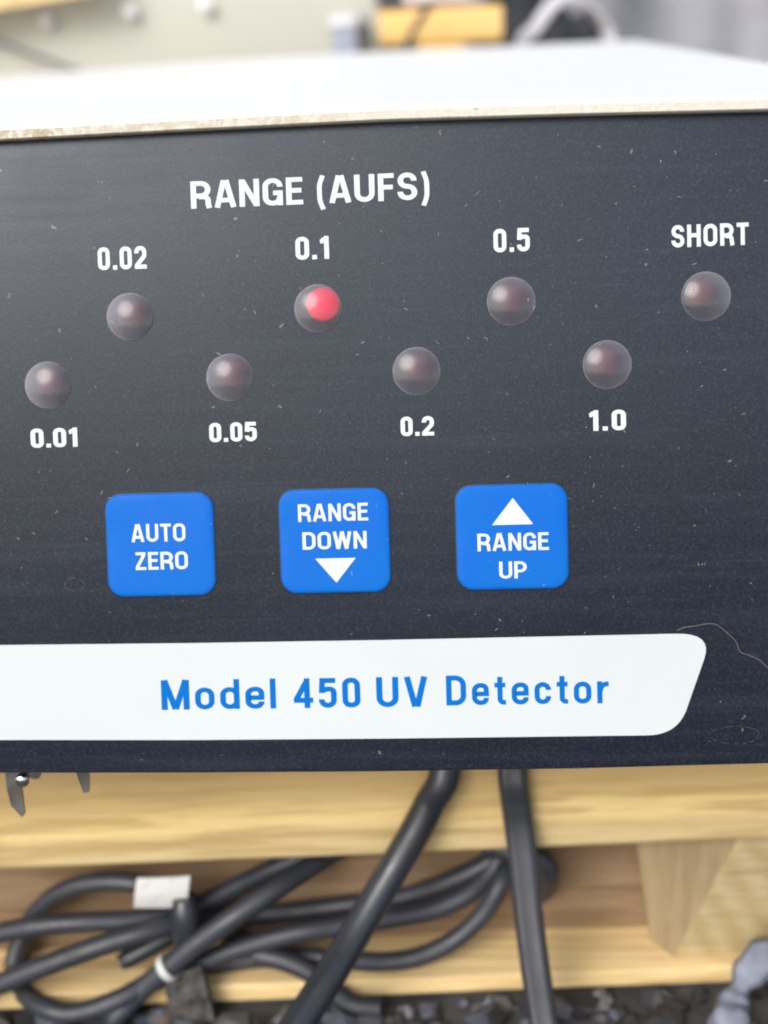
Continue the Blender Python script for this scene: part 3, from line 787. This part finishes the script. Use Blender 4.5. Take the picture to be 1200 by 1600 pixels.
for cx, cy, rx, ry in ((43.0, -39.6, 2.6, 0.95), (-16.0, 17.2, 1.5, 0.55), (-28, -22, 1.1, 0.7)):
    V, F = [], []; n = 40; rnd = random.Random(int(cx*7))
    for i in range(n):
        a = 2*math.pi*i/n; q = 1+0.03*math.sin(3*a+cx)+0.02*math.sin(5*a)
        for e in (-0.035, 0.035): V.append(((rx+e)*math.cos(a)*q, (ry+e)*math.sin(a)*q, 0.012))
    for i in range(n):
        if rnd.random() < 0.8: j = (i+1) % n; F.append((2*i, 2*i+1, 2*j+1, 2*j))
    on_panel('water_mark', panel_mesh('water_mark', (V, F), WMARK), det, cx, cy, 0.0)
hair = [(37.13, -28.2), (37.94, -27.92), (38.95, -27.8), (40.97, -27.6), (42.3, -28.54), (43.29, -29.59), (43.68, -30.62), (44.61, -31.05), (45.61, -31.48), (46.6, -32.39), (49, -34)]
hv = tube([Vector((x, y, 0.09)) for x, y in hair], 0.036, 6, 6)
hm = on_panel('hair', panel_mesh('hair', hv, m_plain('pale brown hair', (0.22, 0.22, 0.23), 0.4), 60), None)
tag(hm, 'single wavy hair stuck to the black panel beside the white stripe', 'hair')

# ------------------------------------------------------------------ cables hanging in front
c1 = tag(obj('power_cable', tube(CABLE_ONE, 2.15, 18, 10), RUBBER, None, 60), 'thick round black cable slanting down left from under the instrument', 'cable')
def flat_prof(n=10):
    P = []
    for cx, a0 in ((0.42, -90), (-0.42, 90)):
        for i in range(n+1):
            a = R(a0+180*i/n); P.append((cx+0.58*math.cos(a), 0.62*math.sin(a)))
        P.append((0.0, 0.44 if a0 < 0 else -0.44))
    return P
c2 = tag(obj('power_cable', tube(CABLE_TWO, 2.0, n=10, prof=flat_prof(), side=(1, 0, 0)), RUBBER2, None, 60), 'flat twin black cable hanging almost straight down from under the instrument', 'cable')

# ------------------------------------------------------------------ tied coil in the pallet's opening
coil = thing('cable_coil', (-25, 20, 3.7), 'tied coil of thin black cable with a white tag stuffed in the pallet opening', 'cable coil')
lift = lambda P: [(x, y, max(z, 1.9)) for x, y, z in P]
for k, rr in (('A', 1.4), ('B', 1.45), ('C', 1.5), ('E', 1.45), ('F', 1.55), ('I', 1.4), ('K', 1.5), ('L', 1.6)):
    obj('cable_loop', tube(lift(COIL[k]), rr, 14, 9), RUBBER2, coil, 60)
obj('cable_end', tube(COIL['STUB'], lambda t: 1.45 if t > 0.08 else 1.25, 14, 8), RUBBER, coil, 50)
obj('wrap', tube(COIL['STRAP'], lambda t: 1.2+0.9*math.sin(math.pi*min(1, max(0, t*0.9+0.12))), 16, 6), RUBBER, coil, 60)
TAILM = m_plain('fuzzy grey strap', (0.11, 0.105, 0.10), 0.9, 0.2, 0, 0.4, 60, 0.9, 120)
obj('strap_tail', tube(COIL['TAIL'], 2.9, n=8, prof=[(1, -.28), (1, .28), (-1, .28), (-1, -.28)], side=(1, 0.1, 0.15)), TAILM, coil, 40)
a, b = Vector(TIE[0]), Vector(TIE[1]); d = (b-a).normalized()
def ring(c, d, r0, r1, wd, n=24, lump=0.0):
    u = d.orthogonal().normalized(); w = d.cross(u); V, F = [], []
    for k in range(n):
        e = u*math.cos(2*math.pi*k/n)+w*math.sin(2*math.pi*k/n)
        for rr, s in ((r0, -1), (r1*0.97, -1), (r1, -.6), (r1, .6), (r1*0.97, 1), (r0, 1)): V.append(c+e*rr+d*(s*wd/2))
    for k in range(n):
        k2 = (k+1) % n
        for j in range(6): F.append((6*k+j, 6*k+(j+1) % 6, 6*k2+(j+1) % 6, 6*k2+j))
    return V, F
TAGM = m_plain('white plastic', (0.58, 0.59, 0.58), 0.45, 0.4, 0, 0.06, 20)
tie = obj('cable_tie', ring(a, (d+Vector((0.35, 0, 0.2))).normalized(), 1.65, 2.0, 1.1), TAGM, coil, 60)
def tag_vf():
    V, F = [], []; n = 10
    for i in range(n+1):
        t = i/n
        for j in range(n+1):
            s = j/n; p = (Vector(TAG[0])*(1-t)+Vector(TAG[1])*t)*(1-s)+(Vector(TAG[3])*(1-t)+Vector(TAG[2])*t)*s
            p.y += -0.9*math.sin(math.pi*s)*0.6 - 0.2*math.sin(3*t); V.append(p)
    m = n+1
    for i in range(n):
        for j in range(n): F.append((i*m+j, i*m+j+1, (i+1)*m+j+1, (i+1)*m+j))
    b = len(V); V += [p+Vector((0, 0.35, 0)) for p in V[:b]]
    F += [tuple(q+b for q in reversed(f)) for f in F[:n*n]]
    edge = [i*m for i in range(n+1)]+[n*m+j for j in range(1, n+1)]+[i*m+n for i in range(n-1, -1, -1)]+[j for j in range(n-1, 0, -1)]
    for k in range(len(edge)): p, q = edge[k], edge[(k+1) % len(edge)]; F.append((p, q, q+b, p+b))
    return V, F
def m_tag():
    M = Mat('printed paper tag', (0.78, 0.78, 0.76), 0.6, 0.3)
    pr = M.noise(40, 2, 0.5, M.co((1, 1, 2.6)))
    M.base(M.mix(M.ramp(pr, [(0.55, 0.0), (0.66, 0.35)]), (0.60, 0.60, 0.585), (0.30, 0.30, 0.31))); return M.m
obj('tag', tag_vf(), m_tag(), coil, 60)

HOSEM = m_plain('blue grey cloth', (0.30, 0.32, 0.40), 0.85, 0.2, 0, 0.35, 14, 0.6, 40)
tag(obj('rag', tube(HOSE, lambda t: 2.3+0.5*math.sin(17*t+1)+0.3*math.sin(41*t), 18, 12, prof=[((1+0.16*math.sin(5*k))*math.cos(2*math.pi*k/18), (1+0.16*math.sin(5*k+1))*math.sin(2*math.pi*k/18)) for k in range(18)]), HOSEM, None, 60), 'pale blue grey twisted rag lying at the lower right corner', 'rag')

# ------------------------------------------------------------------ things behind the detector
case = thing('instrument_case', (-95, 410, DECK_Z), 'tall cream painted metal case standing behind the black instrument', 'instrument case')
TILT = R(6.5); CX, CZ = -13.0, 132.0                             # the case leans a little
def lean(v):
    dx, dz = v[0]-CX, v[2]-CZ
    return (CX+dx*math.cos(TILT)-dz*math.sin(TILT), v[1], CZ+dx*math.sin(TILT)+dz*math.cos(TILT))
cb = box(-215, -13, 335, 470, 56, 215, 1.5, lean)
obj('case_body', cb, CREAM, case, 30)
for x, z in ((-121.8, 137.7), (-94.0, 139.3), (-69.3, 140.1)):
    sv = lathe([(0, 0.2), (1.1, 0.2), (1.1, 3.0), (2.1, 3.1), (2.3, 3.9), (1.7, 4.7), (0.8, 5.0), (0, 5.05)], 20)
    obj('screw', ([Vector((x+v.x, 335.2-v.z, z+v.y)) for v in sv[0]], sv[1]), m_plain('white screw', (0.85, 0.84, 0.86), 0.35) if x < -120 else bpy.data.materials['white screw'], case, 40)
tag(obj('signal_wire', tube([(-190, 329, 150), (-165, 328.5, 141), (-142, 328.5, 134.2), (-127.7, 328, 128.4), (-116, 328, 123.6), (-104, 328, 118), (-92, 327, 105), (-90, 322, 60), (-88, 318, DECK_Z+1)], 0.75, 10, 8), m_plain('grey wire', (0.16, 0.17, 0.19), 0.5), None, 60), 'thin grey wire sagging in front of the cream case', 'wire')
slat = box(-215, -100, 318, 326, 0, 12, 0.6, lambda v: (v[0], v[1], 144.35+(v[0]+110)*0.105+v[2]))
sl = thing('wooden_railing', (-150, 322, DECK_Z), 'yellow wooden railing across the top left in front of the cream case', 'railing')
obj('rail', slat, PALE, sl, 30)
obj('upright', box(-212, -200, 318.5, 325.5, DECK_Z+.02, 133.2, 0.6), PALE, sl, 30)
cn = thing('plug_connector', (-23.5, 325, 60), 'small blue grey plug with a pale cap against the cream case', 'plug')
obj('plug_body', box(-27.4, -19.6, 319, 334.6, 60, 131.2, 0.8), m_plain('blue grey plastic', (0.27, 0.31, 0.40), 0.5), cn, 30)
obj('cap', box(-28.2, -18.8, 318.4, 334.7, 131.25, 135.3, 1.2), m_plain('lavender plastic', (0.70, 0.71, 0.78), 0.5), cn, 30)
rail = thing('wooden_rail', (7, 312, DECK_Z), 'rounded golden wooden rail on an upright behind the instrument', 'rail')
DOWEL = m_wood('golden pine rail', (0.80, 0.56, 0.23), (0.74, 0.48, 0.17), (0.55, 0.34, 0.11), 0.9, 'x', 0.7)
dv = tube([(-12, 312, 130.8), (25.5, 312, 130.5)], 1, n=1, prof=[(5.7*math.copysign(abs(math.cos(2*math.pi*k/28))**0.7, math.cos(2*math.pi*k/28)), 5.7*math.copysign(abs(math.sin(2*math.pi*k/28))**0.7, math.sin(2*math.pi*k/28))) for k in range(28)])
obj('rail_bar', dv, DOWEL, rail, 40)
obj('upright', box(0, 14, 307, 317, DECK_Z+.02, 125.2, 0.6), DOWEL, rail, 30)
tag(obj('black_cord', tube([(-3.6, 307, 124.4), (-3.0, 305.6, 127.5), (-0.6, 305.4, 131.5), (1.9, 305.6, 135.2), (3.4, 307.5, 137.2), (4.0, 311, 137.3)], 0.7, 10, 8), RUBBER2, None, 60), 'short black cord crossing the golden wooden rail', 'cord')
pk = [Vector(v) for v in box(-4.5, 17.5, 306.5, 324, 137.55, 152, 1.6)[0]]
tag(obj('paper_packet', (pk, box(-4.5, 17.5, 306.5, 324, 137.55, 152, 1.6)[1]), m_plain('pale pink paper', (0.80, 0.68, 0.64), 0.7), None, 40), 'pale pink packet lying on the golden wooden rail', 'packet')
tag(obj('cable_clamp', box(-12, -5.6, 307, 317, 136.7, 143, 1.2), RUBBER2, None, 40), 'small black clamp on the left end of the golden wooden rail', 'clamp')
def lump(c, r, seed):
    rnd = random.Random(seed); bm = bmesh.new(); bmesh.ops.create_icosphere(bm, subdivisions=4, radius=1)
    ph = [rnd.uniform(0, 6.3) for _ in range(6)]; bm.verts.index_update(); V = []
    for v in bm.verts:
        p = v.co; q = 1+0.10*math.sin(4*p.x+ph[0])+0.10*math.sin(5*p.z+ph[1]+2*p.x)+0.07*math.sin(9*p.y+ph[2]+3*p.z)+0.05*math.sin(13*p.x+ph[3])
        V.append(Vector((c[0]+p.x*r[0]*q, c[1]+p.y*r[1]*q, max(c[2]+p.z*r[2]*q, DECK_Z+0.02))))
    F = [tuple(v.index for v in f.verts) for f in bm.faces]; bm.free(); return V, F
tag(obj('fabric_bag', lump((44, 425, 82), (30, 38, 60), 5), m_plain('black cloth', (0.05, 0.052, 0.06), 0.8, 0.3, 0, 0.3, 10), None, 60), 'dark crumpled cloth bag behind the golden wooden rail', 'bag')
tag(obj('strap', tube([(27, 322, DECK_Z+0.5), (27.5, 326, 90), (31.3, 330, 121.8), (36.2, 330, 128.4), (41.5, 332, 134.9), (47.5, 335, 137.9), (53, 338, 135.3), (57.6, 342, 130.4), (61.5, 345, 123.7), (66, 348, 100), (67, 350, DECK_Z+0.5)], 2.1, n=8, prof=[(1, -.35), (1, .35), (0.9, .45), (-.9, .45), (-1, .35), (-1, -.35), (-.9, -.45), (.9, -.45)], side=(0.8, 0, -0.6)), m_plain('pale lavender webbing', (0.66, 0.66, 0.72), 0.6, 0.3), None, 50), 'pale flat strap arching up behind the instrument', 'strap')
def tarp():
    V, F = [], []; nx, nz = 150, 14
    for i in range(nx+1):
        x = -420+1040*i/nx
        for j in range(nz+1):
            z = 300*j/nz
            y = 610+14*math.sin(x/19.0+0.9)+5*math.sin(x/8.3+1.2)+5*math.sin(x/41+z/60)+0.03*(z-100)
            V.append(Vector((x, y, z+0.3)))
    m = nz+1
    for i in range(nx):
        for j in range(nz): F.append((i*m+j, i*m+j+1, (i+1)*m+j+1, (i+1)*m+j))
    b = len(V); V += [p+Vector((0, 1.2, 0)) for p in V[:b]]; F += [tuple(q+b for q in reversed(f)) for f in F[:nx*nz]]
    return V, F
tag(obj('tarpaulin', tarp(), m_plain('grey lavender sheet', (0.40, 0.41, 0.46), 0.6, 0.4, 0, 0.25, 2), None, 60), 'grey folded sheet hanging at the back upper right', 'sheet')
